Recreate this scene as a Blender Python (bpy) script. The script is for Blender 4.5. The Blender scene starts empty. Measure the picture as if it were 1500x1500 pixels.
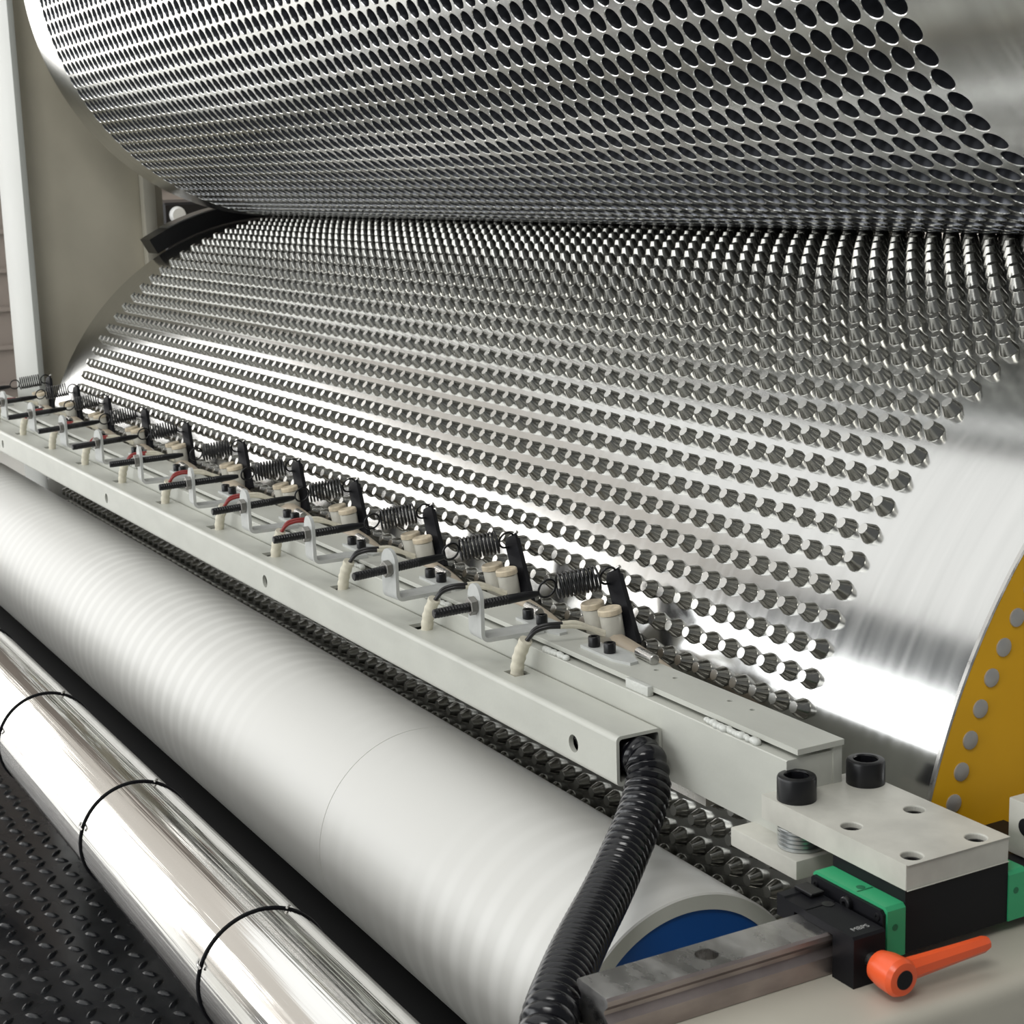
import bpy, bmesh, math, random
import numpy as np
from mathutils import Vector, Matrix
random.seed(7); rng = np.random.default_rng(7)
PI = math.pi
sc = bpy.context.scene
C = sc.collection

# ------------------------------------------------------------------ camera
cam_d = bpy.data.cameras.new('camera'); cam = bpy.data.objects.new('camera', cam_d); C.objects.link(cam)
RIGHT = Vector((0.48526348, 0.87380941, -0.03124843)); UP = Vector((-0.15757004, 0.12254677, 0.97987447)); FWD = Vector((-0.86005293, 0.47057348, -0.19715366))
CAMP = Vector((1.0186573, -0.63816905, 0.41196682))
cam.matrix_world = Matrix(((RIGHT.x, UP.x, -FWD.x, CAMP.x), (RIGHT.y, UP.y, -FWD.y, CAMP.y), (RIGHT.z, UP.z, -FWD.z, CAMP.z), (0, 0, 0, 1)))
cam_d.sensor_fit = 'HORIZONTAL'; cam_d.sensor_width = 36.0; cam_d.lens = 36.0 * 2516.6 / 1500.0
cam_d.clip_start = 0.05; cam_d.clip_end = 100
cam_d.dof.use_dof = True; cam_d.dof.focus_distance = 1.45; cam_d.dof.aperture_fstop = 32
sc.camera = cam

# ------------------------------------------------------------------ world and lights
w = bpy.data.worlds.new('hall_light'); sc.world = w; w.use_nodes = True
bgn = w.node_tree.nodes['Background']; bgn.inputs[0].default_value = (0.93, 0.97, 1.0, 1); bgn.inputs[1].default_value = 0.20
sc.view_settings.view_transform = 'Standard'; sc.view_settings.look = 'None'
sc.view_settings.exposure = 0.0; sc.view_settings.gamma = 1.0; sc.view_settings.use_curve_mapping = False

def area(name, loc, target, sx, sy, power, col=(1, 1, 1)):
    l = bpy.data.lights.new(name, 'AREA'); l.shape = 'RECTANGLE'; l.size = sx; l.size_y = sy; l.energy = power; l.color = col
    o = bpy.data.objects.new(name, l); C.objects.link(o); o.location = loc
    d = Vector(target) - Vector(loc); o.rotation_euler = d.to_track_quat('-Z', 'Y').to_euler()
    return o
# hall windows along the aisle side, the open hall door at the far end, translucent roof, then two added fill lights
for i, x in enumerate((-8.6, -6.2, -3.8, -1.4, 1.0)):
    area('aisle_window_light', (x, -6.0, 1.5), (x, 0, 1.5), 2.0, 2.4, 66, (0.97, 0.99, 1.0))
area('end_door_light', (-8.7, -2.6, 1.1), (0, -2.6, 1.1), 4.6, 3.6, 112, (1.0, 1.0, 1.0))
area('translucent_roof_light', (-5.5, -3.2, 5.6), (-5.5, -3.2, 0), 13.0, 8.5, 370, (1.0, 1.0, 0.98))
area('near_fill_light', (2.6, -3.0, 4.8), (0, 0, 0), 2.5, 1.2, 115, (1.0, 0.99, 0.96))  # added fill from the camera side, set clear of the drum reflections
area('back_wall_fill_light', (-5.5, 3.4, 3.2), (-5.5, 5.0, 0.6), 3.0, 0.6, 60, (1.0, 0.9, 0.8))  # added fill aimed at the back wall to brighten it

# ------------------------------------------------------------------ materials
def mat(name, col, rough=0.5, metal=0.0, var=0.0, vscale=(8, 8, 8), bump=0.0, bscale=(60, 60, 60), rvar=0.0, spec=0.5, aniso=0.0, coat=0.0, detail=4):
    m = bpy.data.materials.new(name); m.use_nodes = True; nt = m.node_tree; b = nt.nodes['Principled BSDF']
    b.inputs['Base Color'].default_value = (*col, 1); b.inputs['Roughness'].default_value = rough; b.inputs['Metallic'].default_value = metal
    b.inputs['Specular IOR Level'].default_value = spec
    b.inputs['Coat Weight'].default_value = coat
    tc = nt.nodes.new('ShaderNodeTexCoord')
    def noise(scale, det=detail):
        mp = nt.nodes.new('ShaderNodeMapping'); mp.inputs['Scale'].default_value = scale
        n = nt.nodes.new('ShaderNodeTexNoise'); n.inputs['Scale'].default_value = 1.0; n.inputs['Detail'].default_value = det
        nt.links.new(tc.outputs['Object'], mp.inputs[0]); nt.links.new(mp.outputs[0], n.inputs['Vector']); return n
    if var:
        n = noise(vscale); r = nt.nodes.new('ShaderNodeMix'); r.data_type = 'RGBA'; r.inputs[0].default_value = 0.5
        cr = nt.nodes.new('ShaderNodeValToRGB'); cr.color_ramp.elements[0].position = 0.35; cr.color_ramp.elements[1].position = 0.65
        cr.color_ramp.elements[0].color = (*[c * (1 - var) for c in col], 1); cr.color_ramp.elements[1].color = (*[min(1, c * (1 + var)) for c in col], 1)
        nt.links.new(n.outputs['Fac'], cr.inputs[0]); nt.links.new(cr.outputs[0], b.inputs['Base Color'])
    if rvar:
        n = noise(bscale); mr = nt.nodes.new('ShaderNodeMapRange'); mr.inputs[1].default_value = 0.3; mr.inputs[2].default_value = 0.7
        mr.inputs[3].default_value = max(0.02, rough - rvar); mr.inputs[4].default_value = rough + rvar
        nt.links.new(n.outputs['Fac'], mr.inputs[0]); nt.links.new(mr.outputs[0], b.inputs['Roughness'])
    if bump:
        n = noise(bscale); bp = nt.nodes.new('ShaderNodeBump'); bp.inputs['Strength'].default_value = bump; bp.inputs['Distance'].default_value = 0.001
        nt.links.new(n.outputs['Fac'], bp.inputs['Height']); nt.links.new(bp.outputs[0], b.inputs['Normal'])
    return m
M = {}
M['drum'] = mat('brushed_steel_drum', (0.60, 0.60, 0.585), 0.16, 1.0, var=0.04, vscale=(60, 3, 3), rvar=0.03, bscale=(130, 3, 3), bump=0.012)
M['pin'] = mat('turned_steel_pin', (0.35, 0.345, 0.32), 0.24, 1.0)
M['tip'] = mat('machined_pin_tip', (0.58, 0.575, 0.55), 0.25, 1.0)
M['sleeve'] = mat('bored_steel_drum', (0.66, 0.66, 0.64), 0.20, 1.0, var=0.05, vscale=(50, 3, 3), rvar=0.03, bscale=(120, 3, 3), bump=0.012)
M['bore'] = mat('shade_toned_bore_wall', (0.15, 0.155, 0.17), 0.38, 1.0)  # same drum steel, with the shade inside the holes put into its colour
M['chrome'] = mat('polished_chrome', (0.80, 0.79, 0.765), 0.07, 1.0, var=0.05, vscale=(1.5, 60, 60), rvar=0.05, bscale=(1.2, 150, 150), bump=0.7)
M['paint'] = mat('cream_grey_paint', (0.50, 0.505, 0.455), 0.38, 0.0, var=0.05, vscale=(14, 30, 30), bump=0.12, bscale=(240, 240, 240))
M['plate'] = mat('worn_cream_paint', (0.52, 0.51, 0.455), 0.42, 0.0, var=0.12, vscale=(26, 26, 26), bump=0.25, bscale=(120, 120, 120))
M['frame'] = mat('frame_paint', (0.50, 0.475, 0.40), 0.42, 0.0, var=0.06, vscale=(9, 9, 9), bump=0.1, bscale=(100, 100, 100))
M['web'] = mat('frame_web_paint', (0.60, 0.56, 0.455), 0.42, 0.0, var=0.05, vscale=(9, 9, 9))
M['frame_edge'] = mat('frame_flange_paint', (0.42, 0.43, 0.40), 0.4, 0.0, var=0.03)
M['bracket'] = mat('light_grey_paint', (0.50, 0.51, 0.49), 0.4, 0.0, var=0.05, vscale=(60, 60, 60), bump=0.2, bscale=(200, 200, 200))
M['weld'] = mat('painted_weld', (0.58, 0.59, 0.55), 0.28, 0.0, bump=0.6, bscale=(300, 300, 300))
M['black'] = mat('black_oxide_steel', (0.006, 0.006, 0.007), 0.34, 0.0, spec=0.42)
M['blackm'] = mat('matt_black_steel', (0.006, 0.006, 0.008), 0.5, 0.0, spec=0.22)
M['plastic'] = mat('black_plastic_hose', (0.004, 0.004, 0.006), 0.2, 0.0, spec=0.45)
M['rubroll'] = mat('black_rubber_roller', (0.004, 0.004, 0.004), 0.75, 0.0, spec=0.06)
M['steel'] = mat('plain_steel', (0.50, 0.49, 0.47), 0.3, 1.0, rvar=0.08, bscale=(90, 90, 90))
M['nut'] = mat('dull_steel_nut', (0.30, 0.29, 0.27), 0.42, 1.0)
M['zinc'] = mat('zinc_washer', (0.58, 0.60, 0.60), 0.32, 1.0)
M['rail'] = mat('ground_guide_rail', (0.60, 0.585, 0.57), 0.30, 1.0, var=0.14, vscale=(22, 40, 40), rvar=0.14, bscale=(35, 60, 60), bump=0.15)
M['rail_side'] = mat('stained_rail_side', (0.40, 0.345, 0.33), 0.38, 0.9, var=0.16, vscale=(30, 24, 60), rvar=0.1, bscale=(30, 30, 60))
M['green'] = mat('green_end_cap', (0.035, 0.36, 0.155), 0.38, 0.0, var=0.06)
M['green_d'] = mat('green_cap_plug', (0.01, 0.14, 0.06), 0.45)
M['orange'] = mat('orange_lever', (0.88, 0.115, 0.03), 0.32, 0.0)
M['yellow'] = mat('yellow_drum_face', (0.66, 0.345, 0.004), 0.45, 0.0, var=0.07, vscale=(10, 10, 10))
M['silver'] = mat('silver_plug', (0.50, 0.49, 0.47), 0.42, 0.6)
M['blue'] = mat('blue_roller_core', (0.003, 0.075, 0.31), 0.4, 0.0)
M['ceramic'] = mat('cream_ceramic', (0.55, 0.53, 0.46), 0.32, 0.0, var=0.06, vscale=(90, 90, 90))
M['ceramic_cap'] = mat('scorched_ceramic_cap', (0.62, 0.53, 0.39), 0.5, 0.0, var=0.14, vscale=(200, 200, 200))
M['sleeve_w'] = mat('cream_silicone_sleeve', (0.66, 0.62, 0.50), 0.5, 0.0, var=0.06, vscale=(200, 200, 200))
M['red'] = mat('red_wire', (0.24, 0.018, 0.014), 0.35)
M['wireblack'] = mat('black_wire', (0.012, 0.011, 0.011), 0.35)
M['tan'] = mat('tan_glass_sheet', (0.44, 0.37, 0.28), 0.35)
M['rubber'] = mat('black_rubber_mat', (0.012, 0.013, 0.015), 0.26, 0.0, var=0.2, vscale=(20, 20, 20), rvar=0.12, bscale=(6, 6, 6), bump=0.1)
M['concrete'] = mat('hall_floor', (0.60, 0.61, 0.58), 0.28, 0.0, var=0.08, vscale=(1, 1, 1))
M['wall'] = mat('hall_wall_sheet', (0.27, 0.235, 0.21), 0.6, 0.0)
M['wall_light'] = mat('hall_wall_pale', (0.76, 0.71, 0.66), 0.6, 0.0)
M['dark'] = mat('dark_machine', (0.012, 0.010, 0.010), 0.35)
M['mark'] = mat('white_marking', (0.34, 0.34, 0.33), 0.6)
M['lamp'] = mat('white_reflector', (0.9, 0.9, 0.88), 0.4)
M['silverink'] = mat('label_grey', (0.05, 0.05, 0.05), 0.5)

# white roller: faint paler bands round the cover, repeating along its length
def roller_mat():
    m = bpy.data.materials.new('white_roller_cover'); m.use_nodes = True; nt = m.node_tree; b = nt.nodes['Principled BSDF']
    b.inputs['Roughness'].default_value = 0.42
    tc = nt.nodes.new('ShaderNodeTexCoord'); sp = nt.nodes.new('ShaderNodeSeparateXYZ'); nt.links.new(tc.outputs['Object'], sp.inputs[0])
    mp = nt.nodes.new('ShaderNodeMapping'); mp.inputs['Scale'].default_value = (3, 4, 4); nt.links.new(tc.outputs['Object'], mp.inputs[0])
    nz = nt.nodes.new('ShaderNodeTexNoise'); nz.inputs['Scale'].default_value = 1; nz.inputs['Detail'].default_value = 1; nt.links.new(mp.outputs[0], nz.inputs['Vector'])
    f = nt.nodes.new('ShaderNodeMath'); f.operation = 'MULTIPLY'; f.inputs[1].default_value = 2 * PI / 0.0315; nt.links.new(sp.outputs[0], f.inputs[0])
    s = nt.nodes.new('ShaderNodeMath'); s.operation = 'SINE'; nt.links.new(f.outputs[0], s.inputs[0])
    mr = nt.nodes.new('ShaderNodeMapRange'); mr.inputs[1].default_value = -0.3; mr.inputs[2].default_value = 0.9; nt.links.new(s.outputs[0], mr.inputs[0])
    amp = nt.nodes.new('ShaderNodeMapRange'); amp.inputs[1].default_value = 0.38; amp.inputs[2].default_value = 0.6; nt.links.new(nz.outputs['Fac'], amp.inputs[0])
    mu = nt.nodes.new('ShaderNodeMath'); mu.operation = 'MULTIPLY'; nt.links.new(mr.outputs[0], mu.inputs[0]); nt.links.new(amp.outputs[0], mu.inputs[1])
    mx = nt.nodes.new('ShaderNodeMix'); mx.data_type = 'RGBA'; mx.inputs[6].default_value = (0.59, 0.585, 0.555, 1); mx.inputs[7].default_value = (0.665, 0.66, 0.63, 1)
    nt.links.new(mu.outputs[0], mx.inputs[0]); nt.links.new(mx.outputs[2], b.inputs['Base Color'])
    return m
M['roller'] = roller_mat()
M['roller_end'] = mat('roller_cover_end', (0.56, 0.57, 0.52), 0.5)

# ------------------------------------------------------------------ helpers
def obj(name, bm, m, parent=None, smooth=False, angle=35):
    me = bpy.data.meshes.new(name)
    bm.normal_update(); bm.to_mesh(me); bm.free()
    for mm in (m if isinstance(m, (list, tuple)) else [m]): me.materials.append(mm)
    o = bpy.data.objects.new(name, me); C.objects.link(o)
    if parent: o.parent = parent
    if smooth:
        me.polygons.foreach_set('use_smooth', [True] * len(me.polygons))
        try: me.set_sharp_from_angle(angle=math.radians(angle))
        except Exception: pass
    return o
def tag(o, label, cat, group=None):
    o['label'] = label; o['category'] = cat
    if group: o['group'] = group
    return o
def thing(name, label, cat, loc=(0, 0, 0), group=None):
    o = bpy.data.objects.new(name, None); C.objects.link(o); o.location = loc; o.empty_display_size = 0.05
    return tag(o, label, cat, group)
def struct(o): o['kind'] = 'structure'; return o
def dup(root, dx, label=None):
    r = root.copy(); C.objects.link(r); r.location = (root.location[0] + dx, root.location[1], root.location[2] + TILT * dx)
    if label: r['label'] = label
    for ch in list(root.children):
        c = ch.copy(); C.objects.link(c); c.parent = r
        for g in list(ch.children):
            d = g.copy(); C.objects.link(d); d.parent = c
    return r
TILT = .0033
def nb(): return bmesh.new()
def box(bm, x0, x1, y0, y1, z0, z1, bev=0.0, seg=2, mi=0):
    r = bmesh.ops.create_cube(bm, size=1.0); vs = r['verts']
    for v in vs:
        v.co = Vector(((x0 + x1) / 2 + v.co.x * (x1 - x0), (y0 + y1) / 2 + v.co.y * (y1 - y0), (z0 + z1) / 2 + v.co.z * (z1 - z0)))
    fs = list({f for v in vs for f in v.link_faces})
    for f in fs: f.material_index = mi
    if bev:
        es = list({e for v in vs for e in v.link_edges})
        bmesh.ops.bevel(bm, geom=es, offset=bev, segments=seg, profile=0.6, affect='EDGES', clamp_overlap=True)
def frame_of(d):
    d = Vector(d).normalized(); a = Vector((0, 0, 1)) if abs(d.z) < 0.9 else Vector((1, 0, 0))
    u = d.cross(a).normalized(); v = d.cross(u).normalized(); return d, u, v
def lathe(bm, p0, axis, prof, n=24, cap0=True, cap1=True, mi=0, phase=0.0):
    """prof: list of (distance along axis, radius)"""
    d, u, v = frame_of(axis); p0 = Vector(p0); rings = []
    for (t, r) in prof:
        rings.append([bm.verts.new(p0 + d * t + (u * math.cos(phase + 2 * PI * i / n) + v * math.sin(phase + 2 * PI * i / n)) * r) for i in range(n)])
    for a, b in zip(rings[:-1], rings[1:]):
        for i in range(n):
            f = bm.faces.new((a[i], a[(i + 1) % n], b[(i + 1) % n], b[i])); f.material_index = mi
    if cap0: f = bm.faces.new(rings[0][::-1]); f.material_index = mi
    if cap1: f = bm.faces.new(rings[-1]); f.material_index = mi
    return rings
def tube(bm, pts, r, n=8, caps=True, closed=False):
    pts = [Vector(p) for p in pts]; N = len(pts); rings = []; prev = None
    for i, p in enumerate(pts):
        if closed: t = (pts[(i + 1) % N] - pts[i - 1])
        else: t = pts[min(i + 1, N - 1)] - pts[max(i - 1, 0)]
        t.normalize()
        if prev is None: _, u, v = frame_of(t)
        else:
            u = prev - t * prev.dot(t)
            u.normalize(); v = t.cross(u)
        prev = u; rr = r[i] if isinstance(r, (list, tuple)) else r
        rings.append([bm.verts.new(p + (u * math.cos(2 * PI * k / n) + v * math.sin(2 * PI * k / n)) * rr) for k in range(n)])
    pr = list(zip(rings[:-1], rings[1:]))
    for a, b in pr:
        for k in range(n): bm.faces.new((a[k], a[(k + 1) % n], b[(k + 1) % n], b[k]))
    if closed:
        a, b = rings[-1], rings[0]
        off = min(range(n), key=lambda s: (a[0].co - b[s].co).length)
        for k in range(n): bm.faces.new((a[k], a[(k + 1) % n], b[(k + 1 + off) % n], b[(k + off) % n]))
    elif caps: bm.faces.new(rings[0][::-1]); bm.faces.new(rings[-1])
def prism(bm, poly, ax, a0, a1, mi=0):
    """extrude 2-D polygon (in the two other axes, in order) along axis ax"""
    def P(t, q):
        return Vector((t, q[0], q[1])) if ax == 0 else Vector((q[0], t, q[1])) if ax == 1 else Vector((q[0], q[1], t))
    A = [bm.verts.new(P(a0, q)) for q in poly]; B = [bm.verts.new(P(a1, q)) for q in poly]; n = len(poly)
    fs = [bm.faces.new(A), bm.faces.new(B[::-1])] + [bm.faces.new((A[i], B[i], B[(i + 1) % n], A[(i + 1) % n])) for i in range(n)]
    for f in fs: f.material_index = mi
    bmesh.ops.recalc_face_normals(bm, faces=fs)
    return fs
def smooth_path(pts, n=8):
    out = []; P = [Vector(p) for p in pts]; P = [P[0] * 2 - P[1]] + P + [P[-1] * 2 - P[-2]]
    for i in range(1, len(P) - 2):
        for k in range(n):
            t = k / n; a, b, c, d = P[i - 1], P[i], P[i + 1], P[i + 2]
            out.append(0.5 * ((2 * b) + (c - a) * t + (2 * a - 5 * b + 4 * c - d) * t * t + (3 * b - a - 3 * c + d) * t ** 3))
    out.append(P[-2]); return out
def holed_plate(bm, x0, x1, y0, y1, z0, z1, holes, n=16):
    """horizontal plate with through holes; holes: (x, y, r); grid strips cut in x between holes"""
    xs = sorted(set([x0, x1] + [h[0] - h[2] * 1.6 for h in holes] + [h[0] + h[2] * 1.6 for h in holes]))
    ys = sorted(set([y0, y1] + [h[1] - h[2] * 1.6 for h in holes] + [h[1] + h[2] * 1.6 for h in holes]))
    def merge(a):
        o = [a[0]]
        for v in a[1:]:
            if v - o[-1] > 1e-5: o.append(v)
        return o
    xs = merge(xs); ys = merge(ys)
    for zi, z in ((1, z1), (0, z0)):
        for i in range(len(xs) - 1):
            for j in range(len(ys) - 1):
                xa, xb, ya, yb = xs[i], xs[i + 1], ys[j], ys[j + 1]
                hh = [h for h in holes if xa < h[0] < xb and ya < h[1] < yb]
                if not hh:
                    q = [(xa, ya), (xb, ya), (xb, yb), (xa, yb)]
                    if not zi: q = q[::-1]
                    bm.faces.new([bm.verts.new((p[0], p[1], z)) for p in q])
                else:
                    hx, hy, r = hh[0]; ring = []; out = []
                    for k in range(n):
                        a = 2 * PI * (k + 0.5) / n; c, s = math.cos(a), math.sin(a)
                        tx = ((xb - hx) / c if c > 0 else (xa - hx) / c); ty = ((yb - hy) / s if s > 0 else (ya - hy) / s); t = min(tx, ty)
                        ring.append(bm.verts.new((hx + r * c, hy + r * s, z))); out.append(bm.verts.new((hx + t * c, hy + t * s, z)))
                    for k in range(n):
                        q = [ring[k], out[k], out[(k + 1) % n], ring[(k + 1) % n]]
                        bm.faces.new(q if zi else q[::-1])
                    corners = [(xb, yb), (xa, yb), (xa, ya), (xb, ya)]
                    for k in range(n):
                        a, b = out[k].co, out[(k + 1) % n].co
                        for cx_, cy_ in corners:
                            if (abs(a.x - cx_) < 1e-7 and abs(b.y - cy_) < 1e-7) or (abs(b.x - cx_) < 1e-7 and abs(a.y - cy_) < 1e-7):
                                if abs(a.x - b.x) > 1e-7 and abs(a.y - b.y) > 1e-7:
                                    q = [out[k], bm.verts.new((cx_, cy_, z)), out[(k + 1) % n]]
                                    bm.faces.new(q if zi else q[::-1])
    # walls
    for q in (((x0, y0), (x1, y0)), ((x1, y0), (x1, y1)), ((x1, y1), (x0, y1)), ((x0, y1), (x0, y0))):
        bm.faces.new([bm.verts.new((q[0][0], q[0][1], z0)), bm.verts.new((q[1][0], q[1][1], z0)), bm.verts.new((q[1][0], q[1][1], z1)), bm.verts.new((q[0][0], q[0][1], z1))])
    for hx, hy, r in holes:
        A = [bm.verts.new((hx + r * math.cos(2 * PI * (k + .5) / n), hy + r * math.sin(2 * PI * (k + .5) / n), z1)) for k in range(n)]
        B = [bm.verts.new((v.co.x, v.co.y, z0)) for v in A]
        for k in range(n): bm.faces.new((A[k], A[(k + 1) % n], B[(k + 1) % n], B[k]))
    bmesh.ops.remove_doubles(bm, verts=bm.verts[:], dist=1e-6)
def np_mesh(name, V, faces_list, mats, mat_idx=None, normals=None, parent=None):
    """faces_list: list of (array nf x k)"""
    me = bpy.data.meshes.new(name)
    loops = np.concatenate([f.ravel() for f in faces_list]); sizes = np.concatenate([np.full(len(f), f.shape[1]) for f in faces_list])
    starts = np.concatenate([[0], np.cumsum(sizes)[:-1]])
    me.vertices.add(len(V)); me.vertices.foreach_set('co', V.astype(np.float32).ravel())
    me.loops.add(len(loops)); me.loops.foreach_set('vertex_index', loops.astype(np.int32))
    me.polygons.add(len(sizes)); me.polygons.foreach_set('loop_start', starts.astype(np.int32)); me.polygons.foreach_set('loop_total', sizes.astype(np.int32))
    for m in mats: me.materials.append(m)
    if mat_idx is not None: me.polygons.foreach_set('material_index', mat_idx.astype(np.int32))
    me.update(calc_edges=True); me.validate()
    me.polygons.foreach_set('use_smooth', np.ones(len(sizes), bool))
    if normals is not None: me.normals_split_custom_set_from_vertices(normals)
    o = bpy.data.objects.new(name, me); C.objects.link(o)
    if parent: o.parent = parent
    return o

# ------------------------------------------------------------------ hall: floor, walls
ZF = -0.75
b = nb(); box(b, -14, 4, -6.4, 6, ZF - 0.12, ZF - 0.05); struct(obj('floor', b, M['concrete']))
def lug_floor():
    b = nb(); box(b, -4.6, 1.4, -1.15, 0.60, ZF - 0.02, ZF)
    deck = obj('rubber_mat', b, M['rubber']); tag(deck, 'black rubber floor mat with raised tread bars below the chrome roller', 'floor mat')
    s = 0.0365; xs = np.arange(-4.4, 0.7, s); ys = np.arange(-1.12, 0.12, s)
    V = []; F = []
    base = [(-.0150, 0, 0), (-.005, -.0046, 0), (.005, -.0046, 0), (.0150, 0, 0), (.005, .0046, 0), (-.005, .0046, 0), (-.0095, 0, .0032), (-.003, -.0017, .0042), (.003, -.0017, .0042), (.0095, 0, .0032), (.003, .0017, .0042), (-.003, .0017, .0042)]
    base = np.array(base)
    for i, x in enumerate(xs):
        for j, y in enumerate(ys):
            a = math.radians(42 if (i + j) % 2 else 132); c, sn = math.cos(a), math.sin(a)
            q = base.copy(); q[:, 0] = base[:, 0] * c - base[:, 1] * sn + x; q[:, 1] = base[:, 0] * sn + base[:, 1] * c + y; q[:, 2] += ZF
            n0 = len(V) * 12; V.append(q)
            F += [[n0 + k, n0 + (k + 1) % 6, n0 + 6 + (k + 1) % 6, n0 + 6 + k] for k in range(6)]
    V = np.concatenate(V); F = np.array(F); T = np.array([[k * 12 + m for m in range(6, 12)] for k in range(len(V) // 12)])
    o = np_mesh('tread_bar', V, [F, T], [M['rubber']], parent=deck); o['kind'] = 'stuff'
lug_floor()
b = nb(); box(b, -9.2, -9.0, -6, 1.6, ZF - .05, 5)
wl = obj('wall_left', b, M['wall_light']); struct(wl)
b = nb(); box(b, -8.95, -8.90, .3, 5.0, ZF - .05, 5); struct(obj('door_1', b, M['wall']))
b = nb()
for k in range(26): box(b, -8.90, -8.87, .31, 4.9, ZF + 0.02 + k * 0.215, ZF + 0.02 + k * 0.215 + 0.025)
struct(obj('trim_1', b, M['wall'], None))
b = nb(); box(b, -14, 4, 5.0, 5.2, ZF - .05, 5); struct(obj('wall_back', b, M['wall_light']))

# ------------------------------------------------------------------ drums
Y1, Z1, R1 = 0.5834, -0.1408, 0.4704
Y2, Z2, R2 = 0.5784, 0.7805, 0.4460
XL, XR = -2.137, 0.1896
NP = 82; XP0, XP1 = 0.0440, -1.998; PX = (XP0 - XP1) / (NP - 1)
N1 = 126; DT = 2 * PI / N1; TH0 = 0.3225
N2 = 120; DP = 2 * PI / N2; PH0 = -0.6320
drum = thing('pin_drum', 'lower polished steel drum studded with rows of conical pins, yellow end face', 'drum', (0, Y1, Z1))
def cyl_X(x0, x1, R, n, Yc=0, Zc=0, caps=True):
    b = nb(); lathe(b, (x0, Yc, Zc), (1, 0, 0), [(0, R), (x1 - x0, R)], n, caps, caps); return b
obj('drum_shell', cyl_X(XL, XR - 0.004, R1, 360), M['drum'], drum, True)
b = nb(); lathe(b, (XR - 0.004, 0, 0), (1, 0, 0), [(0, R1), (0.003, R1), (0.004, R1 - 0.001)], 360, False, False)
obj('rim', b, M['steel'], drum, True)
b = nb(); lathe(b, (XR - 0.006, 0, 0), (1, 0, 0), [(0, R1 - 0.001), (0.0055, R1 - 0.001), (0.0062, R1 - 0.0022)], 180)
yf = obj('end_face', b, M['yellow'], drum, True); yf['label'] = 'yellow painted end face'
b = nb(); lathe(b, (0, 0, 0), (1, 0, 0), [(0, .0066), (.0010, .0066), (.0014, .0058)], 16); pm = None
for k in range(126):
    a = 0.267 + k * DT
    if pm is None: o = obj('plug', b, M['silver'], drum, True); pm = o.data
    else: o = bpy.data.objects.new('plug', pm); C.objects.link(o); o.parent = drum
    o.location = (XR + 0.0002, -0.449 * math.cos(a), 0.449 * math.sin(a))
b = nb(); lathe(b, (XR, 0, 0), (1, 0, 0), [(0, .045), (.008, .045)], 48); obj('journal', b, M['steel'], drum, True)
b = nb(); lathe(b, (XL - 0.12, 0, 0), (1, 0, 0), [(0, .09), (.13, .09)], 48); obj('journal', b, M['steel'], drum, True)
gd = thing('curved_guard', 'black curved guard over the far left end of the pin drum', 'guard', (0, Y1, Z1))
def arc_band(x0, x1, r0, r1, a0, a1, n=40):
    b = nb(); rows = []
    for k in range(n + 1):
        a = a0 + (a1 - a0) * k / n; c, s_ = -math.cos(a), math.sin(a)
        rows.append([b.verts.new((x, r * c, r * s_)) for x, r in ((x0, r0), (x1, r0), (x1, r1), (x0, r1))])
    for p, q in zip(rows[:-1], rows[1:]):
        for k in range(4): b.faces.new((p[k], p[(k + 1) % 4], q[(k + 1) % 4], q[k]))
    b.faces.new(rows[0]); b.faces.new(rows[-1][::-1]); bmesh.ops.recalc_face_normals(b, faces=b.faces[:]); return b
obj('band', arc_band(-2.200, -2.1420, R1 + .002, R1 + .032, math.radians(61), math.radians(112)), M['black'], gd, True, 30)
obj('top_strip', arc_band(-2.200, -2.150, R1 + .0322, R1 + .0340, math.radians(66), math.radians(108)), M['zinc'], gd, True, 30)  # bright strip added to draw the highlight along the guard's upper edge

# pins: base radius, tip radius, height
PB, PT, PH = 0.0082, 0.0044, 0.0098
NS = 14
def pin_arrays():
    a = 2 * PI * np.arange(NS) / NS; c, s = np.cos(a), np.sin(a)
    def ring(r, z): return np.stack([r * c, r * s, np.full(NS, z)], 1)
    rings = [ring(PB, -.0004), ring(PB, .0012), ring(PT + .0004, PH - .0004), ring(PT, PH), ring(PT, PH)]
    nc = np.stack([c, s, np.zeros(NS)], 1); sl = np.arctan2(PB - PT, PH); ncone = np.stack([c * math.cos(sl), s * math.cos(sl), np.full(NS, math.sin(sl))], 1)
    nrm = [nc, ncone, ncone, (ncone + [0, 0, .7]), np.tile([0, 0, 1.], (NS, 1))]
    V = np.concatenate(rings); N = np.concatenate(nrm); N /= np.linalg.norm(N, axis=1)[:, None]
    F = []
    for r in range(3):
        for k in range(NS): F.append([r * NS + k, r * NS + (k + 1) % NS, (r + 1) * NS + (k + 1) % NS, (r + 1) * NS + k])
    return V, N, np.array(F), np.array([[4 * NS + k for k in range(NS)]])
pv, pn, pq, pt = pin_arrays()
cells = [(i, j) for i in range(NP) for j in range(N1)]
def pin_frame(i, j):
    th = TH0 + j * DT; n = np.array([0, -math.cos(th), math.sin(th)]); X = XP0 - i * PX
    return X, n
camv = np.array(CAMP)
def dist_key(c):
    X, n = pin_frame(*c); p = np.array([X, Y1, Z1]) + n * R1; v = camv - p; d = np.linalg.norm(v)
    return 1e3 if np.dot(v / d, n) < 0.12 or p[2] < -0.12 or (p[2] > .3) or X > .1 else d
keys = sorted(cells, key=dist_key); near = set(keys[:300]); rest = [c for c in cells if c not in near]
pin_me = None
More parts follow.
